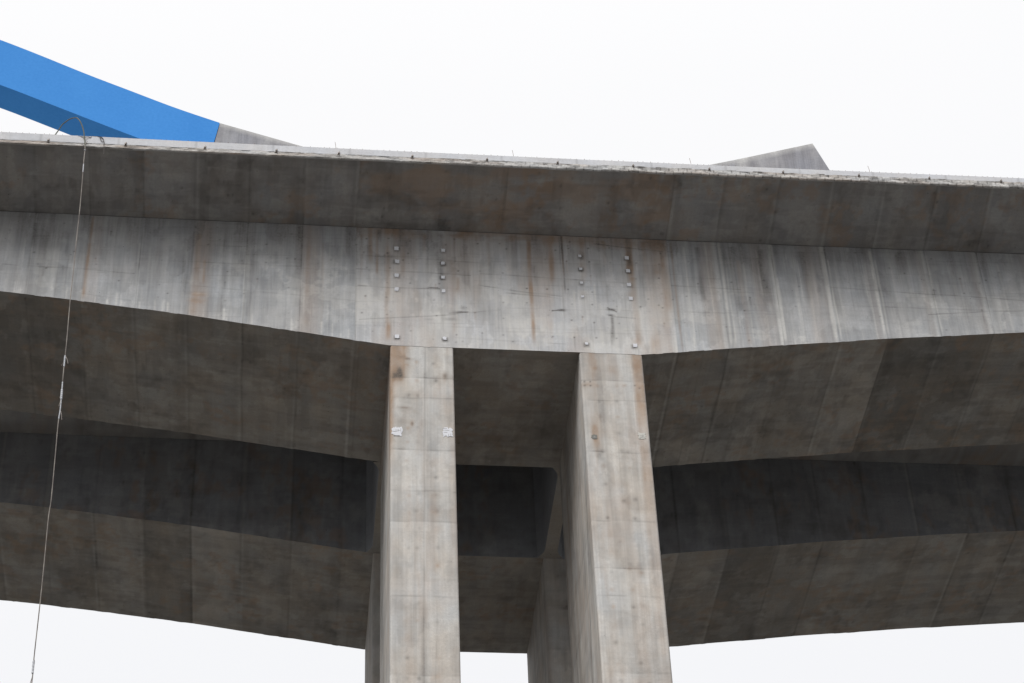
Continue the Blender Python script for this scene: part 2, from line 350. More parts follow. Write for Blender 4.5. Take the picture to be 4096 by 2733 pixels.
    for i, (pp, am) in enumerate(Ln):
        line(st, U, V, [WX(a, b) for a, b in pp], 0.028, am*1.0, 1, seed=i)
    # wedge shaped dark spalls
    for (px, py, wx, wz, am) in [(1058, 716, .3, .05, .8), (1065, 707, .18, .12, .5), (1290, 712, .18, .07, .8), (1403, 711, .18, .07, .9), (1402, 723, .15, .05, .7), (1404, 775, .05, .5, .45), (1035, 733, .3, .09, .4), (985, 733, .2, .05, .3), (452, 688, .2, .06, .3)]:
        x, z = WX(px, py); blot(st, U, V, x, z, wx, wz, am, 1, seed=int(px))
    for (px, py) in [(457, 676), (452, 690)]:
        x, z = WX(px, py); blot(st, U, V, x, z, .35, .16, .5, 0, 3); blot(st, U, V, x, z+.06, .3, .05, .7, 2, 4)
    # tie holes
    pts = []
    for cx in np.arange(3.1, 17.2, 1.05):
        for cz in (76.1, 75.2, 74.25, 73.3, 72.4, 71.4, 70.4):
            if R.rand() < .62: pts.append((cx+R.uniform(-.12, .12), cz+R.uniform(-.06, .06), R.uniform(.3, .95)))
    for k in range(110):
        x = R.uniform(-14, 36); z = R.uniform(zsof(x)+.2, 76.6); pts.append((x, z, R.uniform(.2, .7)))
    for x, z, am in pts:
        m = (np.abs(U-x) < .3) & (np.abs(V-z) < .3)
        if m.any(): st[..., 1][m] += am*np.exp(-(((U[m]-x)/.045)**2+((V[m]-z)/.04)**2))
        if R.rand() < .2:
            vstreak(st, U, V, x, .035, z, z-R.uniform(.3, 1.0), .25, R.choice([0, 1]), seed=int(x*7) % 50, fade=.4)
    # dark uneven ring round the anchor patches, rust above
    for x in (4.56, 6.70, 13.12, 15.34):
        for z in (75.52, 74.69, 73.8, 72.93, 70.03):
            blot(st, U, V, x+.03*math.sin(z*9+x), z-.04-.03*math.cos(z*7), .15, .15, .25+.6*(math.sin(z*5.3+x*3)*.5+.5), 1, int(z*3), 4)
            if x > 13: blot(st, U, V, x, z+.2, .18, .25, .22, 0, int(z*5))
            elif x > 5: blot(st, U, V, x, z+.2, .25, .4, .14, 1, int(z*5))
    st[..., :3] = np.clip(st[..., :3], 0, .85)
    return st
def paint_soffit(U, V, tones, seed, joints=JOINTS):
    """U along the bridge, V across"""
    st = new_st(U); T = 1+1.5*(np.array(tones)-1); st[..., 3] = T[np.searchsorted(joints, U) % len(T)]
    st[..., 3] *= 0.94+0.12*vn(np.floor(V/2.4), seg_index(U)*3.7, seed)
    for k, (pw, ph, a) in enumerate(((1.23, 2.1, .07), (2.46, 1.2, .05), (.62, 2.8, .05))):
        st[..., 3] *= 1-a/2+a*_h(np.floor(U/pw+.05*fbm(U*0, V*2, 3)), np.floor(V/ph+.37*seg_index(U)), seed+k)
    st[..., 1] += 0.20*sst(.5, .56, fbm(U*.6, V*.5, seed+1, 6))*sst(.4, .7, fbm(U*2.5, V*2.5, seed+9, 4))+0.16*sst(.52, .58, fbm(U*1.6, V*.5, seed+2, 5))*sst(.35, .6, fbm(U*.3, V*.3, seed+12, 2))+0.14*sst(.53, .6, fbm(U*.45, V*2.6, seed+22, 5))
    st[..., 0] += 0.42*sst(.52, .64, fbm(U*.55+9, V*.6, seed+3, 6))*sst(.4, .65, fbm(U*3, V*3, seed+19, 3))
    st[..., 2] += 0.13*sst(.56, .62, fbm(U*.9+3, V*1.0, seed+6, 6))
    R = np.random.RandomState(seed)
    for i, j in enumerate(joints):
        wv = 0.05*(vn(V*.6, V*0+i, seed)-.5)
        a = R.uniform(.4, 1.0)
        sd_ = R.choice([-1, 1]); st[..., 1] += .34*a*np.exp(-((U-j-wv)/.05)**2)*(.4+.8*vn(V*.8, V*0+i, 3))+.20*a*np.exp(-np.clip((U-j-wv)*sd_, 0, 9)/.35)*((U-j-wv)*sd_ > 0)*(.3+vn(V*.5, V*0+i, 13))
        st[..., 2] += .30*R.uniform(.0, 1)*np.exp(-((U-j-wv+.10*R.choice([-1, 1]))/.07)**2)*(.3+vn(V*.7, V*0+i, seed+4))
        st[..., 1] += .16*R.uniform(0, 1)*np.exp(-((U-j-wv+.3*R.choice([-1, 1]))/.28)**2)
    for k in range(14):
        x = R.uniform(-14, 38); v = R.uniform(V.min(), V.max()); L_ = R.uniform(.3, 1.2)
        m = (np.abs(U-x) < L_)
        st[..., 2] += np.where(m, R.uniform(.05, .16)*np.exp(-((V-v-.05*(U-x))/.04)**2)*sst(0, .3, L_-np.abs(U-x)), 0)
    for k in range(60):
        x = R.uniform(-14, 38); v = R.uniform(V.min(), V.max())
        m = (np.abs(U-x) < .3) & (np.abs(V-v) < .3)
        if m.any(): st[..., 1][m] += R.uniform(.2, .6)*np.exp(-(((U[m]-x)/.05)**2+((V[m]-v)/.06)**2))
    st[..., :3] = np.clip(st[..., :3], 0, .8)
    return st

def stations(a, b, step, lo=-75., hi=95.):
    return np.concatenate([np.arange(lo, a, 2.5), np.arange(a, b, step), np.arange(b, hi+.1, 2.5)])

# ------------------------------------------------------------------ ground
def ground():
    m = bpy.data.materials.new('valley_grass'); m.use_nodes = True; t = m.node_tree; b = t.nodes['Principled BSDF']; b.inputs['Roughness'].default_value = 1
    tcn = N(t, 'ShaderNodeTexCoord'); n = N(t, 'ShaderNodeTexNoise'); n.inputs['Scale'].default_value = 0.08; n.inputs['Detail'].default_value = 10
    t.links.new(tcn.outputs['Object'], n.inputs['Vector']); r = N(t, 'ShaderNodeValToRGB')
    r.color_ramp.elements[0].position = .38; r.color_ramp.elements[1].position = .62
    r.color_ramp.elements[0].color = (0.070, 0.070, 0.066, 1); r.color_ramp.elements[1].color = (0.112, 0.108, 0.104, 1)
    t.links.new(n.outputs[0], r.inputs[0]); t.links.new(r.outputs[0], b.inputs['Base Color'])
    S_ = Surf(); g = np.linspace(-1, 1, 121); g = np.sign(g)*np.abs(g)**2.2*2500
    X, Y = np.meshgrid(g, g+80, indexing='ij')
    d = np.hypot(X, Y-50); Z = GROUND + np.clip(d-160, 0, None)**1.0*0.06*fbm(X/300, Y/300, 3)
    S_.grid(X, Y, Z, X, Y)
    o = S_.build('ground', m, smooth=True); o['kind'] = 'structure'; o['label'] = 'grassy and earthy valley floor under the viaduct'
ground()

# ------------------------------------------------------------------ the viaduct
bridge = empty('viaduct', (9.95, 82.0, GROUND), 'stained grey concrete twin box girder viaduct on tall paired blade pier legs', 'bridge')

def girder(yf, yb, near):
    s = Surf()
    step = 0.045 if near else 0.10
    xs = stations(-18., 42., step); nz = 170 if near else 64
    v = np.linspace(0, 1, nz)
    X, T = np.meshgrid(xs, v, indexing='ij')
    zt = ZJ-0.02+sag(xs)[:, None]; zb = zsof(xs)[:, None]+segoff(xs, .008)[:, None]+.012*(fbm(xs*3, xs*0, 5)[:, None]-.5)-.02*sst(.74, .8, vn(xs*2.2, xs*0, 15))[:, None]
    Z = zt+(zb-zt)*T
    off = segoff(xs)[:, None]
    Yw = yf + off*np.ones_like(Z) + .006*(fbm(X*.8, Z*.8, 7)-.5)
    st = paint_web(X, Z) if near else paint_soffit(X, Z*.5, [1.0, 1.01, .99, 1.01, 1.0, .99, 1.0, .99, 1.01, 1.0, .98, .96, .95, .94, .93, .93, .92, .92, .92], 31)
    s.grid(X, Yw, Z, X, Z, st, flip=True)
    # soffit
    ny = 90 if near else 84
    u = np.linspace(0, 1, ny); X, T = np.meshgrid(xs, u, indexing='ij')
    yy = Yw[:, -1][:, None]*(1-T)+yb*T
    Zs = zb+0*T+.012*(fbm(X*.6, yy*.6, 11)-.5)*np.sin(np.pi*T)
    if near: tones = [1, .98, .84, .86, .97, 1.0, .97, 1.02, 1.06, 1.0, 1.0, 1.04, 1.0, 1.12, .80, .86, .95, .93, .97]
    else: tones = [.9, .92, .95, .97, 1.08, .92, 1.1, 1.02, .98, 1.06, 1.12, 1.0, .82, .93, 1.02, .98, 1.02, .96, .95]
    jj = JOINTS
    s.grid(X, yy, Zs, X, yy, paint_soffit(X, yy, tones, 51 if near else 71, jj), flip=True)
    # back web, end faces
    nb = 12; v = np.linspace(0, 1, nb); X, T = np.meshgrid(xs[::4], v, indexing='ij')
    Z = (zb[::4]*(1-T)+zt[::4]*T)
    s.grid(X, yb+0*X, Z, X, Z, None, flip=True)
    for i in (0, -1):
        s.poly([(xs[i], yf, zb[i, 0]), (xs[i], yb, zb[i, 0]), (xs[i], yb, zt[i, 0]), (xs[i], yf, zt[i, 0])])
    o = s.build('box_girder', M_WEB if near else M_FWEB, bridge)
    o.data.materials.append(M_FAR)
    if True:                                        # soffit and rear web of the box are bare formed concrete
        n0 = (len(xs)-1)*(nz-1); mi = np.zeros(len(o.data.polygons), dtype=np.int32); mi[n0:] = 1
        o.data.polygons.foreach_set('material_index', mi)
    o['label'] = 'near box girder with the daylit rust-streaked web' if near else 'far box girder in shade behind the near one'
    return o
near_g = girder(Y1, Y2, True)
far_g = girder(Y3, Y4, False)

# deck slab ----------------------------------------------------------
def deck():
    s = Surf(); xs = stations(-18., 42., 0.07)
    prof = [(YE, ZE), (Y1, ZJ), (Y2, ZJ), (Y2+.02, 76.42), (Y3-.02, 76.42), (Y3, ZJ), (Y4, ZJ), (Y4+3.53, ZE), (Y4+3.53, 78.0), (YE, 78.0)]
    u = np.linspace(0, 1, 60); X, T = np.meshgrid(xs, u, indexing='ij')
    off = segoff(xs, .010)[:, None]
    yy = YE+(Y1-YE)*T+.0*T; zc = ZE+(ZJ-ZE)*(T+.05*np.sin(np.pi*T)) + off*np.sin(np.pi*np.clip(T*1.0, 0, 1))**.4
    Z = zc+sag(xs)[:, None]+.012*(fbm(X*.7, yy, 3)-.5)*np.sin(np.pi*T)
    tones = [1, .97, .95, 1.0, .96, 1.05, .98, 1.02, .97, .96, 1.0, 1.02, .99, .93, .98, .91, .94, 1.0, .95]
    jw = np.sort(np.append(JOINTS, [9.47]))
    tones = tones[:10]+[1.02]+tones[10:]
    st = paint_soffit(X, yy*.8, tones, 91, jw)
    cen = (X > 2.70) & (X < 17.31)
    st[..., 0] += np.where(cen, .5*sst(.42, .62, fbm(X*.5, yy*.9, 93, 5)), 0)
    st[..., 1] += np.where(cen, .18*sst(.4, .8, fbm(X*.35, yy*.6, 94)), 0)
    x0, _ = WX(1010, 512); st[..., 1] += .4*np.exp(-((X-x0)/.5)**2-((T-.93)/.10)**2)
    st[..., 2] += np.where((X > 2.7) & (X < 6.5), .18*sst(.72, .76, T+.05*vn(X*2, X*0, 4))*(1-sst(.88, .93, T)), 0)
    st[..., 0] = np.clip(st[..., 0], 0, .7); st[..., 1] = np.clip(st[..., 1], 0, .7)
    s.grid(X, yy, Z, X, yy, st, flip=True)
    xc = xs[::3]
    for (ya, za), (yb, zb) in zip(prof[1:], prof[2:]+prof[:1]):
        if (ya, za) == (Y1, ZJ) or (ya, za) == (Y3, ZJ): continue
        n = 14 if abs(yb-ya) > 2 else 2
        T = np.linspace(0, 1, n)[None, :]; X = xc[:, None]+0*T
        yy = ya+(yb-ya)*T+0*X; Z = za+(zb-za)*T+sag(xc)[:, None]
        st = paint_soffit(X, yy, [1, .96, 1.03, .98], 97) if (ya > Y2 and za < 76.5) else None
        s.grid(X, yy, Z, X, yy+Z, st, flip=True)
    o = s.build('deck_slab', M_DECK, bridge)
    o['label'] = 'shaded deck slab cantilevering over the webs'
deck()

# rough mortar ledge under the precast fascia -------------------------
def ledge():
    s = Surf(); xs = stations(-18., 42., 0.05); R = np.random.RandomState(3)
    nv = 9; T = np.linspace(0, 1, nv)[None, :]; X = xs[:, None]+0*T
    cells = _h(np.floor(X/.42+.5*(np.floor(T*2.2) % 2)), np.floor(T*2.2), 9)
    top = zf0(xs)[:, None]+.02; low = ZE-.0-.04*fbm(xs*1.3, xs*0, 21, 4)[:, None]
    Z = low+(top-low)*T+sag(xs)[:, None]
    yy = YE-.035-.04*cells*sst(-22, 26, X)-.06*(fbm(X*3.5, Z*6, 33, 4)-.45)
    yy[:, 0] += .05
    st = new_st(X); edge = (np.abs(((X/.42+.5*(np.floor(T*2.2) % 2)) % 1)-.5) > .43)
    rgt = sst(-2, 20, X)
    st[..., 1] += .8*edge*rgt*(.3+.7*vn(X*2, X*0, 3))+.65*sst(.53, .6, fbm(X*2.4, T*3.0, 44, 4))*(.3+.7*vn(X*.6, X*0, 2))
    st[..., 1] += .7*np.exp(-((T-.93+.12*(fbm(X*2, X*0, 5)-.5))/.07)**2)*sst(.35, .6, vn(X*1.1, X*0, 6))
    st[..., 1] += .35*np.exp(-((T-.05)/.08)**2)
    st[..., 0] += .45*sst(.52, .7, fbm(X*.5, T*2, 46, 4))*(1-.4*rgt)+.25*np.exp(-((T-.12)/.12)**2)*sst(.4, .6, vn(X*.5, X*0, 66))
    st[..., 2] += .65*sst(.55, .68, fbm(X*3.3, T*3, 48, 3))
    st[..., :3] = np.clip(st[..., :3], 0, .9)
    s.grid(X, yy, Z, X, Z*2, st)
    T = np.linspace(0, 1, 2)[None, :]; X = xs[:, None]+0*T                    # underside lip back to the slab
    s.grid(X, yy[:, :1]*(1-T)+(YE+.12)*T, Z[:, :1]*(1-T)+(ZE+.005+sag(xs)[:, None])*T, X, X*0+T, None, flip=True)
    o = s.build('mortar_ledge', M_LEDGE, bridge); o['label'] = 'crumbling mortar ledge along the deck edge'
ledge()

# precast fascia ------------------------------------------------------
def fascia():
    s = Surf(); xs = stations(-18., 42., 0.1)
    pr = [(YE-.02, ZF0), (YE-.02, ZF1-.02), (YE, ZF1), (YE+.26, ZF1), (YE+.26, ZF0+.02)]
    st0 = new_st(xs[:, None]+np.zeros((1, 7)))
    T = np.linspace(0, 1, 7)[None, :]; X = xs[:, None]+0*T
    low = zf0(xs)[:, None]+.05*(fbm(xs*1.8, xs*0, 61, 4)[:, None]-.5)
    Z = low*(1-T)+(ZF1-.02)*T+sag(xs)[:, None]
    st0[..., 1] += .10*sst(.5, .8, fbm(X*.8, Z*2, 62))+.25*np.exp(-(T/.08)**2)*vn(X*1.2, X*0, 63)
    st0[..., 2] += .12*sst(.45, .8, fbm(X*.4, Z, 64))
    pj = np.abs(((X+1.3) % 3.5)-1.75) > 1.735
    st0[..., 1] += .22*pj
    s.grid(X, YE-.05+0*X, Z, X, Z, st0)
    for (ya, za), (yb, zb) in zip([(YE-.05, ZF1-.02), (YE-.03, ZF1), (YE+.26, ZF1), (YE+.26, ZF0)], [(YE-.03, ZF1), (YE+.26, ZF1), (YE+.26, ZF0), (YE-.05, ZF0)]):
        T = np.array([[0., 1.]]); X = xs[:, None]+0*T
        s.grid(X, ya+(yb-ya)*T+0*X, za+(zb-za)*T+sag(xs)[:, None], X, X*0+T)
    o = s.build('edge_beam', M_EDGE, bridge); o['label'] = 'pale precast edge beam along the deck'
    # lifting brackets
    V1, F1 = join([boxvf(-.035, .035, -.035, .02, 0, .09), tube([(-.0, -.09, .045), (-.0, .0, .045)], .035, 8), tube([(0.035, -.02, .08), (.035, -.02, .17)], .022, 6), boxvf(-.065, .065, -.02, .02, -.03, .0)])
    first = None
    for i, x in enumerate([-11.45, -7.98, -4.4, -1.16, 1.69, 5.06, 8.51, 11.79, 15.32, 18.9, 22.39, 26.0, 29.37, 32.83]):
        loc = Vector((x, YE-.055, float(zf0(x))-.02+float(sag(x))))
        if first is None: first = mesh('bracket', V1, F1, M_STEEL, o, loc)
        else:
            c = first.copy(); COL.objects.link(c); c.parent = o; c.location = loc-origin_of(o)
    # rebar stubs: one hundred nearest the middle as pieces, the rest as one piece
    R = np.random.RandomState(8)
    Vr, Fr = tube([(0, 0, -.02), (0, 0, .085)], .011, 5)
    allx = np.arange(-17, 40, .31)+R.uniform(-.06, .06, len(np.arange(-17, 40, .31)))
    order = sorted(range(len(allx)), key=lambda i: abs(allx[i]-9.9)); f2 = None; rest = []
    for n_, i in enumerate(order):
        x = allx[i]; loc = Vector((x, YE+.02, ZF1+float(sag(x)))); sc = R.uniform(.6, 1.25)
        if n_ < 100:
            if f2 is None: ob = f2 = mesh('rebar_stub', Vr, Fr, M_RUSTY, o, loc)
            else: ob = f2.copy(); COL.objects.link(ob); ob.parent = o; ob.location = loc-origin_of(o)
            ob.scale = (1, 1, sc)
        else: rest.append(([Vector(v)*1.0+loc for v in Vr], Fr))
    V, F = join(rest); q = mesh('rebar_stub', V, F, M_RUSTY, o); q['kind'] = 'stuff'
    f3 = None
    Vt, Ft = tube([(0, 0, -.02), (-.02, 0, .25), (-.05, 0, .46)], .009, 5)
    for x in (P(771, 343, YE)[0], P(1179, 363, YE)[0], P(1587, 382, YE)[0], P(1997, 396, YE)[0]):
        loc = Vector((x, YE+.02, ZF1+float(sag(x))))
        if f3 is None: f3 = mesh('wire_rod', Vt, Ft, M_RUSTY, o, loc)
        else:
            c = f3.copy(); COL.objects.link(c); c.parent = o; c.location = loc-origin_of(o)
    return o
edge = fascia()

# anchor patches on the web --------------------------------------------
def patch_mesh(w_, h_, seed, d=.012, ragged=.12, n=14):
    """mortar plug with an uneven outline, standing slightly proud; local XZ plane facing -Y"""
    R = random.Random(seed); V = []; F = []; ring = []
    for k in range(n*2):
        a = 2*math.pi*k/(n*2); c, s_ = math.cos(a), math.sin(a)
        sq = 1/max(abs(c), abs(s_)); q = 0.82+0.18*R.random() if R.random() < .35 else 1.0
        r = (1*(1-ragged)+ragged*R.random())*q
        ring.append((c*sq*r*w_/2, s_*sq*r*h_/2))
    m = len(ring)
    for x, z in ring: V.append((x, .02, z))
    for x, z in ring: V.append((x*.97, -d, z*.97))
    for x, z in ring: V.append((x*.55, -d-.004*R.random(), z*.55))
    V.append((0, -d, 0))
    for k in range(m):
        j = (k+1) % m
        F += [(k, j, m+j, m+k), (m+k, m+j, 2*m+j, 2*m+k), (2*m+k, 2*m+j, 3*m)]
    return V, F
k = 0
for ci, x in enumerate((4.56, 6.70, 13.12, 15.34)):
    for ri, z in enumerate((75.52, 74.69, 73.80, 72.93, 70.03)):
        k += 1
        big = ci < 2
        V, F = patch_mesh((.21, .20, .17, .20)[ci], (.235, .22, .17, .22)[ci], 50+k, ragged=.06 if ci in (0, 3) else .25)
        mesh('anchor_patch', V, F, M_PATCH, near_g, Vector((x+random.Random(k).uniform(-.02, .02), Y1-.012, z)))

# pier legs --------------------------------------------------------------
def leg(x0, x1, yf, yb, which):
    s = Surf(); ch = .05
    near = which < 2
    cor = [(x0, yb-ch), (x0, yf+ch), (x0+ch, yf), (x1-ch, yf), (x1, yf+ch), (x1, yb-ch), (x1-ch, yb), (x0+ch, yb)]
    step = .05 if near else .12
    xs_, ys_, fid, loc_ = [], [], [], []
    for i in range(8):
        a, b = cor[i], cor[(i+1) % 8]; L_ = math.hypot(b[0]-a[0], b[1]-a[1]); n = max(1, int(L_/(step*(1 if i == 2 else 1.6 if i == 0 else 4))))
        for k in range(n):
            t = k/n; xs_.append(a[0]+(b[0]-a[0])*t); ys_.append(a[1]+(b[1]-a[1])*t); fid.append(i); loc_.append(t*L_)
    xs_, ys_, fid, loc_ = map(np.array, (xs_, ys_, fid, loc_))
    zz = np.concatenate([np.arange(GROUND-.5, 50, 3.0), np.arange(50, ZS+.15, step if near else .15)])
    X = xs_[:, None]+0*zz[None]; Y = ys_[:, None]+0*zz[None]; Z = zz[None]+0*xs_[:, None]
    U = (np.cumsum(np.r_[0, np.hypot(np.diff(xs_), np.diff(ys_))])[:, None]+which*23.7)+0*Z
    A = X-x0
    st = new_st(Z); front = ((fid == 2) | (fid == 1) | (fid == 3))[:, None] & (Z > -99)
    left = (fid == 0)[:, None] & (Z > -99)
    px0 = (900, 1400)[which % 2]
    if near:
        ys_l = ([868, 914, 1033, 1127, 1198, 1369, 1550], [877, 922, 1040, 1198, 1306, 1369, 1545])[which]
        lifts = sorted([P(px0+70, y, yf)[2] for y in ys_l])
    else: lifts = [56.5, 59, 61.5, 64, 66.5]
    lifts = np.array([-1.]+[z for z in np.arange(4, lifts[0]-1, 3.4)]+list(lifts))
    R = np.random.RandomState(70+which)
    tn = R.uniform(.93, 1.04, len(lifts)+1)
    if which == 0: tn[-8:] = [1.0, .97, .99, .93, 1.03, .92, 1.08, .98]
    if which == 1: tn[-8:] = [1.02, 1.0, 1.04, .95, 1.0, 1.0, 1.04, .97]
    st[..., 3] = tn[np.searchsorted(lifts, Z)]
    for z in lifts:
        st[..., 1] += .30*np.exp(-((Z-z-.015*np.sin(A*2+z))/.03)**2)*sst(.2, .8, vn(A*2, A*0+z, 3))
        st[..., 1] += .16*np.exp(-np.clip(Z-z, 0, 9)/.5)*(Z >= z)*sst(.3, .7, vn(A*2.2, A*0+z, 5))
        st[..., 2] += .22*np.exp(-np.clip(z-Z, 0, 9)/.35)*(Z < z)*sst(.3, .7, vn(A*3, A*0+z, 6))
    for k_, (fr, a) in enumerate(((1.5, .12), (4, .09), (9, .07))):
        st[..., 1] += a*sst(.5, .66, fbm(U*fr, Z*.12, 80+k_+which*5, 3)); st[..., 2] += a*sst(.5, .64, fbm(U*fr*1.2+50, Z*.12, 90+k_+which*5, 3))
    st[..., 0] += .20*sst(.48, .7, fbm(U*2, Z*.2, 99+which))+.10*sst(.45, .6, fbm(U*.8, Z*.5, 199+which))
    st[..., 2] += .26*sst(.53, .60, fbm(U*1.3, Z*1.0, 240+which, 6))*sst(.35, .6, fbm(U*.4, Z*.35, 241, 2)); st[..., 1] += .11*sst(.53, .60, fbm(U*1.1+7, Z*.8, 250+which, 6))+.05*sst(.5, .56, fbm(U*5, Z*2.5, 255, 5))
    for k_, (pw, ph, a) in enumerate(((.9, .8, .07), (.45, 1.9, .05), (1.4, .47, .06))):
        st[..., 3] *= 1-a/2+a*_h(np.floor(U/pw+.03*fbm(U*0, Z*2, 7)), np.floor((Z+.04*fbm(U*2, Z*0, 9))/ph+which), 30+k_)
    # blurry damp blobs left by formwork ties, in rows
    for z in np.arange(51, 69.2, .92):
        for a in ((.75, 1.15, 1.95) if which != 1 else (.7, 1.55, 1.9)):
            if R.rand() < .62: blot(st, A, Z, a+R.uniform(-.08, .08), z+R.uniform(-.1, .1), .09, .10, R.uniform(.15, .5), R.choice([0, 1, 1]), R.randint(99))
            if R.rand() < .15: blot(st, A, Z, a+R.uniform(-.08, .08), z, .25, .25, .22, 0, R.randint(99))
    if near:
        # vertical formwork joints, and light chamfer edges painted on both corners
        W_ = x1-x0
        st[..., 2] += np.where(front, .32*np.exp(-((A-.05)/.05)**2)+.30*np.exp(-((A-W_+.07)/.05)**2)*vn(Z*.5, Z*0, 3), 0)
        if which == 0:
            cxl = 1.60+(ZS-Z)*(-.012)
            st[..., 2] += np.where(front, .55*np.exp(-((A-cxl)/.03)**2)*(.4+.8*vn(Z*.7, Z*0, 3)), 0)
            st[..., 1] += np.where(front, .30*np.exp(-((A-cxl+.05)/.03)**2)*vn(Z*.5, Z*0, 7), 0)
            st[..., 1] += np.where(front, .34*np.exp(-((A-1.42+(65-Z)*.004)/.13)**2)*sst(.3, .6, fbm(Z*.35, A*2, 9))*(1-sst(62.5, 65, Z)), 0)
            st[..., 1] += np.where(front, .25*np.exp(-((A-2.15-(63-Z)*-.03)/.02)**2)*(1-sst(62.5, 64, Z))*vn(Z*.9, Z*0, 8), 0)
            st[..., 2] += np.where(front, .25*np.exp(-((A-1.27)/.06)**2)*(1-sst(62.5, 64, Z))*vn(Z*.9, Z*0, 18), 0)
            blot(st, A, Z, .36, 68.9, .32, 1.2, 1.5, 0, 4); blot(st, A, Z, .52, 69.0, .12, .5, .5, 0, 14); blot(st, A, Z, .42, 67.95, .14, .30, .5, 1, 24); blot(st, A, Z, .42, 67.95, .2, .4, .9, 0, 34)
            for (a, z, wx, wz, am) in [(.18, 67.75, .12, .22, .75), (.42, 67.85, .10, .28, .8), (.78, 68.75, .12, .06, .6), (.5, 68.85, .12, .10, .35), (2.42, 67.8, .10, .2, .55), (.6, 65.9, .2, .06, .35), (.95, 65.0, .06, .12, .6), (.5, 65.1, .25, .2, .2)]:
                blot(st, A, Z, a, z, wx, wz, am, 1, int(z*9) % 77); blot(st, A, Z, a, z, wx*1.4, wz*1.3, am*1.0, 0, int(z*5) % 77)
            st[..., 0] += np.where((Z > -99) & (X < x0+.25), .75*np.exp(-(A/.14)**2)*np.exp(-((Y-yf)/1.2)**2)*sst(60, 67, Z), 0)
        else:
            st[..., 0] += np.where(front, .75*np.exp(-((A-W_+.24)/.26)**4)*(.5+.6*vn(Z*.4, Z*0, 6))*sst(52, 66, Z), 0)
            st[..., 0] += np.where(front, .60*np.exp(-((A-.75)/.6)**2)*sst(66.8, 69, Z)*fbm(A*3, Z, 4), 0)
            blot(st, A, Z, .44, 64.8, .13, .5, 1.3, 0, 5); blot(st, A, Z, .5, 64.2, .2, .5, .35, 0, 6)
            blot(st, A, Z, .3, 67.6, .30, .16, .55, 0, 6)
            for a, z in ((.14, 67.78), (.40, 67.78), (.14, 67.55), (.40, 67.55), (2.4, 67.65), (2.6, 67.5)): blot(st, A, Z, a, z, .045, .045, .8, 1, 5)
            st[..., 2] += np.where(front, .5*np.exp(-((A-2.28)/.035)**2)*sst(65, 65.5, Z)*(1-sst(67, 67.4, Z)), 0)
            for a in (.5, .62): blot(st, A, Z, a, 63.6, .08, .35, .3, 1, 7)
        # streaks on the side faces, and a darkening towards the back
        D = Y-yf
        for q_ in range(16):
            d0 = R.uniform(.3, 8.0); st[..., R.choice([0, 1, 2])] += np.where(left, R.uniform(.15, .4)*np.exp(-((D-d0+.02*(Z-60))/R.uniform(.05, .25))**2)*vn(Z*.3, Z*0+q_, 4), 0)
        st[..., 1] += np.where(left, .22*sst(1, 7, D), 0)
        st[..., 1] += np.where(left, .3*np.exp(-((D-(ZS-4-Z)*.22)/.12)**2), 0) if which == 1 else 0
    st[..., :3] = np.clip(st[..., :3], 0, .85)
    s.grid(X, Y, Z, U, Z, st, wrap=True)
    o = s.build('pier_leg', M_LEG, bridge)
    o['label'] = ['near pier leg on the left with two pale mortar patches', 'near pier leg on the right with an orange stained edge', 'far pier leg half hidden behind the left near leg', 'far pier leg half hidden behind the right near leg'][which]
    return o
legs = [leg(*LEGX[0], Y1+.012, Y2-.02, 0), leg(*LEGX[1], Y1+.012, Y2-.02, 1), leg(*LEGX[0], Y3+.02, Y4-.02, 2), leg(*LEGX[1], Y3+.02, Y4-.02, 3)]
# bearing pocket patches on the near legs: irregular plugs with scored lines
def pocket(px, py, w_, h_, parent, m, seed, dark=False):
    x, z = WX(px, py, Y1+.02); R = random.Random(seed)
    V, F = patch_mesh(w_, h_, seed, d=.015, ragged=.28, n=14)
    o = mesh('pocket_patch', V, F, m, parent, Vector((x, Y1+.012, z)))
    parts = []
    for i in range(5):
        if i % 2: a = R.uniform(-.35, .35)*w_; t = R.uniform(-.4, .05)*h_; parts.append(boxvf(a, a+.014, -.022, -.01, t, t+R.uniform(.15, .38)*h_))
        else: b_ = R.uniform(-.42, .42)*h_; a = R.uniform(-.45, -.05)*w_; parts.append(boxvf(a, a+R.uniform(.25, .5)*w_, -.0215, -.0105, b_, b_+.014))
    for V, F in parts: mesh('score_line', V, F, M_SCORE, o, Vector((x, Y1+.012, z)))
M_SCORE = simple('score_dirt', (0.34, 0.33, 0.32), .9, 0, .3, 9)
M_PATCH2 = concrete('dark_pocket', (0.22, 0.22, 0.2), 0.5, 1.2, 0.5)
M_PATCH3 = concrete('beige_patch', (0.58, 0.57, 0.53), 0.5, 1.2, 0.5)
pocket(911, 991, .52, .60, legs[0], M_PATCH, 5)
pocket(1027, 993, .52, .60, legs[0], M_PATCH, 9)
pocket(1364, 1003, .30, .30, legs[1], M_PATCH2, 11)
pocket(1473, 1001, .40, .42, legs[1], M_PATCH3, 12)

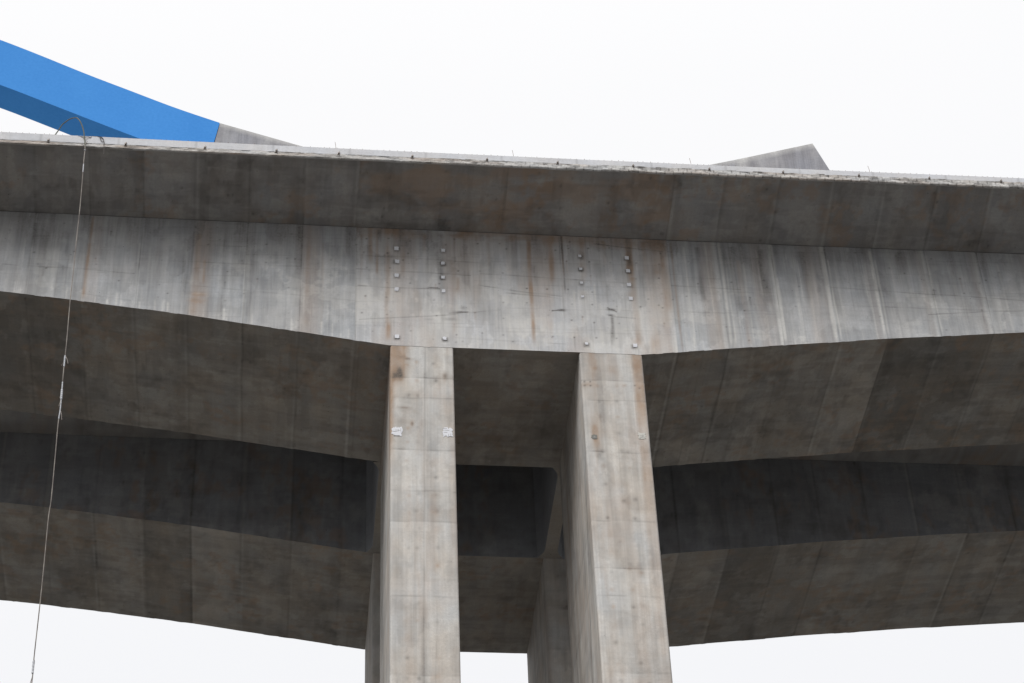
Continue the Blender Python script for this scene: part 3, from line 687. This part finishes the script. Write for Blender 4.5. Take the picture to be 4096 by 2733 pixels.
# cross beams between the two boxes -----------------------------------------
def crossbeam(x0, x1):
    s = Surf()
    n = 24; t = np.linspace(0, 1, n)
    yy = Y2+.01+(Y3-Y2-.02)*t; fl = .32*np.clip(1-np.minimum(t, 1-t)*12, 0, 1)**1.5
    za, zb = ZS+.004, 76.5
    for sgn, xx in ((0, x0-fl), (1, x1+fl)):
        T = np.linspace(0, 1, 14)[None, :]; Z = za+(zb-za)*T+0*xx[:, None]
        s.grid(xx[:, None]+0*T, yy[:, None]+0*T, Z, yy[:, None]+0*T, Z, None, flip=bool(sgn) is False)
    T = np.linspace(0, 1, 6)[None, :]
    X = (x0-fl)[:, None]*(1-T)+(x1+fl)[:, None]*T
    s.grid(X, yy[:, None]+0*T, za+0*X, X, yy[:, None]+0*T, None)
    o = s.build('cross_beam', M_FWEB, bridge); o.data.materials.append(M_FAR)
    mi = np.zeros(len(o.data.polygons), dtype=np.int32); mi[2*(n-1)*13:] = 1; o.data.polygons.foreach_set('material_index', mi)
    return o
crossbeam(12.78, 13.42); crossbeam(4.22, 4.85)

# ------------------------------------------------------------------ arch rib above the deck
YR0, YR1 = 79.5, 81.1
TOPX = np.array([-60, -48, -38, -28, -20, -15.32, -13.05, -10.78, -8.34, -6.35, -4.05, -2.0, 0.48, 3.5, 6.5, 10, 13.5, 16.8, 19.83, 21.88, 25.70])
TOPZ = np.array([105.5, 102.8, 99.2, 95.7, 92.5, 90.46, 89.34, 88.15, 87.0, 86.02, 85.08, 84.38, 83.53, 82.72, 82.2, 81.95, 82.15, 82.72, 83.53, 84.22, 85.58])
BOTX = np.array([-60, -48, -38, -28, -20, -14.96, -12.5, -10.07, -7.67, -4.5, 0, 10, 20, 26.9])
BOTZ = np.array([101.8, 99.2, 95.7, 92.2, 89.1, 87.13, 85.93, 84.75, 83.6, 82.2, 80.4, 78.02, 79.6, 82.2])
rib = empty('arch_rib', (-4.2, 80.3, 78.0), 'bright blue steel arch rib rising from a grey concrete saddle above the deck', 'arch')
def rib_part(name, m, xa, xb, ends, yo=0.0):
    """slices run perpendicular to the rib; ends = (top x, bottom x) at both cuts"""
    s = Surf(); n = 90; t = np.linspace(0, 1, n)
    xt = xa[0]+(xb[0]-xa[0])*t; xbm = xa[1]+(xb[1]-xa[1])*t
    zt = np.interp(xt, TOPX, TOPZ); zb = np.interp(xbm, BOTX, BOTZ)
    ker = np.array([1, 2, 3, 2, 1])/9.
    def sm(a):
        b = np.pad(a, 2, mode='reflect', reflect_type='odd')
        return np.convolve(b, ker, 'valid')
    zt = sm(zt); zb = sm(zb)
    y0, y1 = YR0+yo, YR1-yo; T = np.linspace(0, 1, 10)[None, :]
    X = xt[:, None]*(1-T)+xbm[:, None]*T; Z = zt[:, None]*(1-T)+zb[:, None]*T
    S_ = xt[:, None]+0*T
    st = new_st(X)
    if m is M_SADDLE:
        st[..., 2] += .30*sst(.5, .75, fbm(X*3, Z*.3, 5))*np.exp(-T/.4); st[..., 1] += .18*sst(.5, .8, fbm(X*1.2, Z*1.5, 6))
        st[..., 2] += .35*np.exp(-((X-21.9)/.12)**2); st[..., 2] += .5*np.exp(-(T/.015)**2)
    s.grid(X, y0+0*X, Z, X, Z, st, flip=True); s.grid(X, y1+0*X, Z, X, Z, None)
    U = np.linspace(0, 1, 5)[None, :]
    for xx, zz, fl in ((xt, zt, False), (xbm, zb, True)):
        Xx = xx[:, None]+0*U; s.grid(Xx, y0+(y1-y0)*U+0*Xx, zz[:, None]+0*U, Xx, U*2+0*Xx, None, flip=fl)
    for i in (0, -1):
        s.poly([(xt[i], y0, zt[i]), (xt[i], y1, zt[i]), (xbm[i], y1, zb[i]), (xbm[i], y0, zb[i])])
    return s.build(name, m, rib)
def paint_blue():
    m = bpy.data.materials.new('blue_coating'); m.use_nodes = True; t = m.node_tree; b = t.nodes['Principled BSDF']
    b.inputs['Roughness'].default_value = .8; b.inputs['Specular IOR Level'].default_value = .15
    uv = N(t, 'ShaderNodeAttribute', attribute_name='suv')
    n = N(t, 'ShaderNodeTexNoise'); n.inputs['Scale'].default_value = .35; n.inputs['Detail'].default_value = 8; n.inputs['Roughness'].default_value = .6
    n2 = N(t, 'ShaderNodeTexNoise'); n2.inputs['Scale'].default_value = 7; n2.inputs['Detail'].default_value = 4
    t.links.new(uv.outputs['Vector'], n.inputs['Vector']); t.links.new(uv.outputs['Vector'], n2.inputs['Vector'])
    ad = N(t, 'ShaderNodeMath', operation='ADD'); t.links.new(n.outputs[0], ad.inputs[0]); t.links.new(n2.outputs[0], ad.inputs[1])
    r = N(t, 'ShaderNodeValToRGB'); r.color_ramp.elements[0].position = .35; r.color_ramp.elements[1].position = .65
    hf = N(t, 'ShaderNodeMath', operation='MULTIPLY'); hf.inputs[1].default_value = .5; t.links.new(ad.outputs[0], hf.inputs[0])
    r.color_ramp.elements[0].color = (0.048, 0.248, 0.66, 1); r.color_ramp.elements[1].color = (0.064, 0.288, 0.72, 1)
    t.links.new(hf.outputs[0], r.inputs[0]); t.links.new(r.outputs[0], b.inputs['Base Color'])
    return m
M_BLUE = paint_blue()
rib_part('steel_section', M_BLUE, (-60, -59.0), (-4.07, -4.50), None)
rib_part('concrete_saddle', M_SADDLE, (-4.05, -4.47), (25.70, 26.85), None, yo=.015)

# ------------------------------------------------------------------ hose hanging over the deck edge
def hz(zx, zy, Y): q = P((150+zx/5.6)/1.743, (420+zy/5.6)/1.743, Y); return Vector(q)
def smooth_path(pts, n=6):
    out_ = []; P_ = [pts[0]]+list(pts)+[pts[-1]]
    for i in range(1, len(P_)-2):
        a, b, c, d = P_[i-1], P_[i], P_[i+1], P_[i+2]
        for k in range(n):
            t = k/n; out_.append(.5*((2*b)+(-a+c)*t+(2*a-5*b+4*c-d)*t*t+(-a+3*b-3*c+d)*t**3))
    out_.append(pts[-1]); return out_
YH = YE-.13
loop = [hz(360, 730, YE+.5), hz(385, 685, YE+.42), hz(470, 570, YE+.32), hz(550, 450, YE+.24), hz(620, 390, YE+.16), hz(720, 320, YE+.08), hz(840, 288, YE+.0), hz(900, 305, YE-.04), hz(960, 380, YE-.08), hz(1010, 500, YE-.1), hz(1040, 620, YE-.12), hz(1045, 720, YH), hz(1060, 800, YH), hz(1062, 900, YH)]
def px(x, y, Y=YH): return Vector(P(x/1.743, y/1.743, Y))
drop = [(340, 600), (336, 635), (331, 700), (320, 830), (306, 960), (292, 1100), (281, 1198), (267, 1362), (259, 1437), (253, 1498), (246, 1582), (241, 1638), (232, 1699), (220, 1834), (204.6, 2000), (194, 2070), (175.5, 2262), (159, 2424), (136, 2632), (127, 2733)]
dropw = [px(*q) for q in drop]
tail = [dropw[-1]+Vector((-.05, 0, -10)), Vector((dropw[-1].x+.1, YH, 25)), Vector((dropw[-1].x, YH, 8)), Vector((dropw[-1].x+.1, YH-.1, GROUND+.05))]
hose = empty('hanging_hose', dropw[0], 'thin muddy hose looped over the deck edge and hanging straight down, taped in places', 'hose')
def hmat(name, c1, c2):
    return simple(name, c1, .7, 0, .2, 1.6, c2)
M_HOSE = hmat('muddy_hose', (0.12, 0.10, 0.09), (0.30, 0.27, 0.24)); M_HOSEG = hmat('greenish_hose', (0.07, 0.085, 0.05), (0.15, 0.14, 0.10)); M_TAPE = simple('pale_tape', (0.46, 0.47, 0.50), .6, 0, .2, 20); M_KNOT = simple('dark_cord', (0.10, 0.09, 0.085), .9, 0, .3, 20)
V, F = tube(smooth_path(loop), .026, 8); mesh('hose_loop', V, F, M_HOSEG, hose)
allp = smooth_path([loop[-1]]+dropw+tail); V, F = tube(allp, .021, 8); mesh('hose_drop', V, F, M_HOSE, hose)
def sleeve(ya, yb, r, m, nm='tape_wrap'):
    pts = [p for p in smooth_path(dropw, 24)]
    za = px(300, ya).z; zb = px(300, yb).z; sub = [p for p in pts if zb <= p.z <= za]
    if len(sub) < 2: return
    rr = [r*(1+.12*math.sin(i*2.3)) for i in range(len(sub))]
    V, F = tube(sub, rr, 8); mesh(nm, V, F, m, hose)
sleeve(590, 602, .048, M_TAPE); sleeve(655, 690, .027, M_TAPE); sleeve(1425, 1470, .036, M_TAPE); sleeve(1560, 1600, .046, M_TAPE); sleeve(1530, 1680, .027, M_TAPE); sleeve(2645, 2700, .04, M_TAPE)
sleeve(572, 588, .045, M_KNOT, 'cord_knot')
parts = []
for (x, y, dx, dy) in [(262, 1425, 10, 30), (257, 1445, -12, 18), (247, 1585, -10, 6), (243, 1600, -8, 25), (241, 1640, 6, 40), (132, 2690, -12, 45), (338, 580, 12, -14), (337, 585, -14, -8)]:
    a = px(x, y); b_ = px(x+dx, y+dy); parts.append(tube([a, (a+b_)/2+Vector((.02, -.02, .01)), b_], .014, 5))
for V, F in parts: mesh('loose_string', V, F, M_STEEL, hose)
# thin wire lying on the kerb with a small loop
wp = [hz(620, 688, YE+.05), hz(700, 697, YE+.03), hz(850, 697, YE-.02), hz(1000, 712, YE-.07), hz(1050, 725, YE-.14), hz(1140, 716, YE-.08), hz(1190, 730, YE-.07), hz(1230, 702, YE-.02), hz(1300, 708, YE-.03), hz(1400, 715, YE-.07), hz(1445, 740, YE-.08), hz(1480, 790, YE-.08), hz(1475, 828, YE-.08), hz(1435, 810, YE-.09), hz(1405, 760, YE-.09), hz(1400, 722, YE-.09), hz(1430, 722, YE-.1), hz(1470, 760, YE-.1), hz(1490, 830, YE-.11), hz(1486, 930, YE-.12), hz(1488, 1010, YE-.12), hz(1486, 1120, YE-.12)]
V, F = tube(smooth_path(wp, 5), .014, 6)
wire = mesh('loose_wire', [v-wp[4] for v in V], F, M_KNOT); wire.location = wp[4]
wire['label'] = 'dark thin wire trailing on the pale kerb with a small loop right of the hose'; wire['category'] = 'wire'
